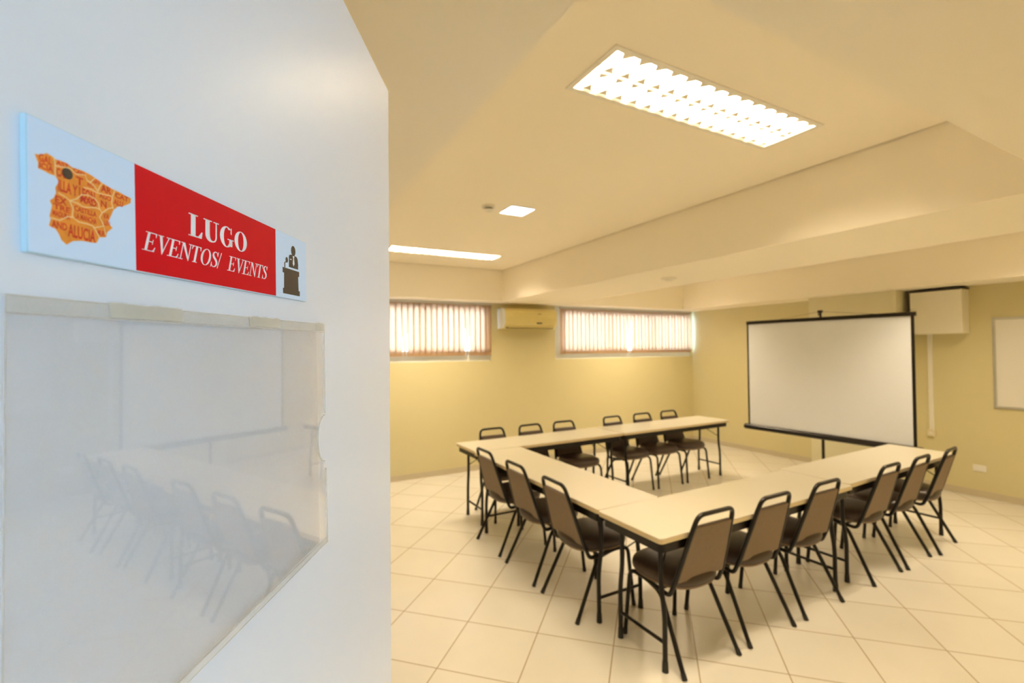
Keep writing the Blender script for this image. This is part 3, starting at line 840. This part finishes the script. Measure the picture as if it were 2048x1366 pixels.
# map of Spain built out of words
OUT = [[0.5166, 1.7893], [0.5144, 1.7897], [0.5121, 1.7914], [0.5102, 1.7911], [0.5089, 1.7904], [0.5064, 1.7907], [0.5038, 1.7907], [0.5015, 1.7899], [0.4991, 1.7901], [0.4967, 1.7903], [0.4934, 1.79], [0.49, 1.7893], [0.4872, 1.7884], [0.4842, 1.7879], [0.4815, 1.7874], [0.4786, 1.7874], [0.4752, 1.7869], [0.4716, 1.7866], [0.4719, 1.7842], [0.4757, 1.7817], [0.4791, 1.7803], [0.4814, 1.778], [0.4826, 1.7752], [0.4839, 1.7724], [0.4835, 1.7708], [0.4818, 1.7698], [0.4846, 1.7671], [0.4852, 1.7647], [0.4886, 1.7638], [0.4899, 1.7611], [0.4928, 1.7606], [0.4969, 1.7604], [0.5009, 1.7593], [0.5037, 1.7572], [0.5058, 1.7586], [0.5069, 1.7608], [0.5083, 1.7625], [0.511, 1.7631], [0.5103, 1.7655], [0.5107, 1.7672], [0.5102, 1.7694], [0.5098, 1.7714], [0.5107, 1.7731], [0.509, 1.7749], [0.5081, 1.7771], [0.5085, 1.7791], [0.507, 1.7819], [0.5085, 1.7837], [0.511, 1.7836], [0.5127, 1.784], [0.5154, 1.7842], [0.5153, 1.7863], [0.5161, 1.788]]
MB().prism(OUT, P2(-0.0030), P2(-0.00306)).build('map_print', M['ink_orange'], sign)
BOR = [[[0.5093, 1.7911], [0.5087, 1.7889], [0.5087, 1.7857], [0.5085, 1.7837]], [[0.5087, 1.7878], [0.5067, 1.7882], [0.5026, 1.7891], [0.4995, 1.7877], [0.4955, 1.7889], [0.4947, 1.7869], [0.4913, 1.7858], [0.4896, 1.7841]], [[0.4947, 1.7869], [0.493, 1.7867], [0.4909, 1.7894]], [[0.4896, 1.7837], [0.4885, 1.7864], [0.4872, 1.7884]], [[0.5074, 1.7773], [0.5048, 1.7768], [0.5025, 1.7757], [0.4994, 1.7774], [0.4971, 1.78], [0.4938, 1.7807], [0.4908, 1.7802], [0.4891, 1.7788], [0.4887, 1.7766], [0.4873, 1.775], [0.4886, 1.7727], [0.4873, 1.7711], [0.4864, 1.7694]], [[0.5025, 1.7757], [0.499, 1.7757], [0.4962, 1.7749], [0.4904, 1.7764], [0.4886, 1.7762]], [[0.4963, 1.7833], [0.493, 1.7837], [0.49, 1.7832], [0.4865, 1.7835], [0.4824, 1.7841]], [[0.4805, 1.788], [0.4819, 1.7843], [0.4824, 1.7809], [0.4814, 1.7784]], [[0.5025, 1.7757], [0.501, 1.7729], [0.5013, 1.7695], [0.4986, 1.768], [0.4945, 1.7682], [0.4916, 1.768], [0.4899, 1.7658], [0.4886, 1.7638]], [[0.5103, 1.7664], [0.5066, 1.7664], [0.5032, 1.7689], [0.5009, 1.7692]], [[0.4916, 1.7672], [0.4864, 1.7694], [0.4853, 1.7657]], [[0.4873, 1.775], [0.4842, 1.7779], [0.4814, 1.7792]]]
bo = MB()
for b in BOR:
    for q in stroke(b, [0.00042] * len(b)): bo.prism(q, P2(-0.00306), P2(-0.00312))
bo.build('region_border', M['ink_cream'], sign)
WORDS = [('GAL', 0.5151, 1.7872, 0.5100, 1.7903), ('ICIA', 0.5149, 1.7845, 0.5094, 1.7870), ('AST', 0.5083, 1.7885, 0.5030, 1.7905), ('CAS', 0.5081, 1.7840, 0.5040, 1.7874), ('T', 0.4998, 1.7836, 0.4965, 1.7870), ('CAN', 0.5010, 1.7882, 0.4960, 1.7900), ('RIO', 0.4945, 1.7845, 0.4915, 1.7862), ('NAV', 0.4920, 1.7868, 0.4885, 1.7890),
         ('ILLA Y LEON', 0.5074, 1.7782, 0.4909, 1.7830), ('AR', 0.4880, 1.7845, 0.4826, 1.7877), ('AGO', 0.4888, 1.7815, 0.4828, 1.7836), ('N', 0.4880, 1.7776, 0.4850, 1.7806), ('CAT', 0.4805, 1.7842, 0.4732, 1.7866), ('ALU', 0.4814, 1.7808, 0.4762, 1.7834),
         ('MAD', 0.4978, 1.7766, 0.4900, 1.7796), ('EX', 0.5086, 1.7730, 0.5036, 1.7760), ('TRE', 0.5093, 1.7704, 0.5022, 1.7727), ('MADURA', 0.5096, 1.7676, 0.5022, 1.7700), ('CASTILLA', 0.5004, 1.7722, 0.4900, 1.7746), ('LA MANCHA', 0.5002, 1.7690, 0.4900, 1.7716), ('VA', 0.4868, 1.7728, 0.4836, 1.7755), ('LEN', 0.4862, 1.7700, 0.4832, 1.7722),
         ('AND', 0.5100, 1.7628, 0.5035, 1.7658), ('ALUCIA', 0.5032, 1.7608, 0.4905, 1.7662), ('MUR', 0.4895, 1.7646, 0.4860, 1.7672)]
wm = MB()
dg = None
for (w, ua, za, ub, zb_) in WORDS:
    cu = bpy.data.curves.new('word', 'FONT'); cu.body = w; cu.resolution_u = 3; cu.offset = 0.03
    ob = bpy.data.objects.new('word', cu); COL.objects.link(ob)
    bpy.context.view_layer.update()
    dg = bpy.context.evaluated_depsgraph_get()
    me = bpy.data.meshes.new_from_object(ob.evaluated_get(dg))
    xs = [v.co.x for v in me.vertices]; ys = [v.co.y for v in me.vertices]
    x0, x1, y0, y1 = min(xs), max(xs), min(ys), max(ys)
    vs = [(-(ua + (ub - ua) * (v.co.x - x0) / (x1 - x0)), -0.00310, za + (zb_ - za) * (v.co.y - y0) / (y1 - y0)) for v in me.vertices]
    wm.add(vs, [tuple(p.vertices) for p in me.polygons])
    bpy.data.objects.remove(ob); bpy.data.meshes.remove(me); bpy.data.curves.remove(cu)
wm.build('map_lettering', M['ink_red'], sign)
MB().prism(oval(0.50355, 1.7865, 0.0023, 0.0022), P2(-0.00312), P2(-0.0032)).build('location_dot', M['ink_brown'], sign)

# ---------------------------------------------------------------- clear acrylic pocket on the door
pk = empty('acrylic_pocket', (DOOR[0], DOOR[1], 0), DA)
tag(pk, 'large clear acrylic document pocket on the door below the red sign', 'document holder')
def ptop(u): return 1.7378 + (1.7345 - 1.7378) * (u - 0.2575) / (0.5265 - 0.2575)
def pbot(u): return 1.5345 + (1.5300 - 1.5345) * (u - 0.2510) / (0.5265 - 0.2510)
UL, UR, UB = 0.5265, 0.2585, 0.2520          # left edge, top right corner, bottom right corner
def PF(d):                                    # the front sheet bulges away from the door on its open side
    return lambda u, z: (-u, -(0.0016 + (0.5285 - u) * 0.0199) - d, z)
notch = []
for k in range(13):
    a = -PI / 2 + PI * k / 12
    notch.append((0.2570 + 0.0145 * math.cos(a), 1.6325 + 0.0215 * math.sin(a)))
out = [(UL, pbot(UL)), (UB, pbot(UB)), (0.2548, 1.600)] + notch + [(0.2565, 1.665), (UR, ptop(UR)), (UL, ptop(UL))]
MB().prism(out, PF(0.0), PF(0.0012)).build('front_sheet', M['acrylic'], pk)
MB().prism([(UL, pbot(UL)), (UB, pbot(UB)), (UR, ptop(UR)), (UL, ptop(UL))], P2(-0.0002), P2(-0.0010)).build('back_sheet', M['acrylic_back'], pk)
st_ = MB()
st_.prism([(UL, ptop(UL)), (UR, ptop(UR)), (UR, ptop(UR) - 0.0006), (UL, ptop(UL) - 0.0006)], PF(0.0012), PF(0.0014))
st_.prism([(UL, ptop(UL) - 0.0066), (UR, ptop(UR) - 0.0070), (UR, ptop(UR) - 0.0075), (UL, ptop(UL) - 0.0071)], PF(0.0012), PF(0.0014))
st_.prism([(UL, pbot(UL) + 0.0006), (UB, pbot(UB) + 0.0006), (UB, pbot(UB)), (UL, pbot(UL))], PF(0.0012), PF(0.0014))
st_.prism([(UL, pbot(UL) + 0.0055), (UB, pbot(UB) + 0.0055), (UB, pbot(UB) + 0.0050), (UL, pbot(UL) + 0.0050)], PF(0.0012), PF(0.0014))
st_.prism([(0.2573, 1.655), (UR, ptop(UR)), (UR - 0.0006, ptop(UR)), (0.2567, 1.655)], PF(0.0), PF(0.0014))
st_.prism([(UB, pbot(UB)), (0.2545, 1.604), (0.2540, 1.604), (UB - 0.0005, pbot(UB))], PF(0.0), PF(0.0014))
st_.prism([(UL, pbot(UL)), (UL, ptop(UL)), (UL - 0.0003, ptop(UL)), (UL - 0.0003, pbot(UL))], PF(0.0012), PF(0.0014))
for q in stroke(notch, [0.0005] * 13): st_.prism(q, PF(0.0), PF(0.0014))
st_.build('sheet_edge', M['acry_edge'], pk)
tp_ = MB()
tp_.prism([(UL, ptop(UL)), (UR, ptop(UR)), (UR, ptop(UR) - 0.0070), (UL, ptop(UL) - 0.0066)], PF(0.0014), PF(0.0015))
tp_.build('glued_strip', M['tape'], pk)
for (ua, ub) in ((0.485, 0.440), (0.378, 0.338), (0.276, 0.2595)):
    rt_ = random.Random(int(ua * 1000))
    topn = [(ua + (ub - ua) * k / 8, ptop(ua + (ub - ua) * k / 8) + 0.0004 + rt_.uniform(0, 0.0006)) for k in range(9)]
    MB().prism(topn + [(ub - 0.001, ptop(ub) - 0.0060), (ua - 0.001, ptop(ua) - 0.0063)], PF(0.0016), PF(0.0018)).build('tape_piece', M['tape_old'], pk)
bt = MB().prism([(UL, pbot(UL) + 0.005), (UB, pbot(UB) + 0.005), (UB, pbot(UB)), (UL, pbot(UL))], PF(0.0014), PF(0.0015))
bt.build('glued_strip', M['tape'], pk)
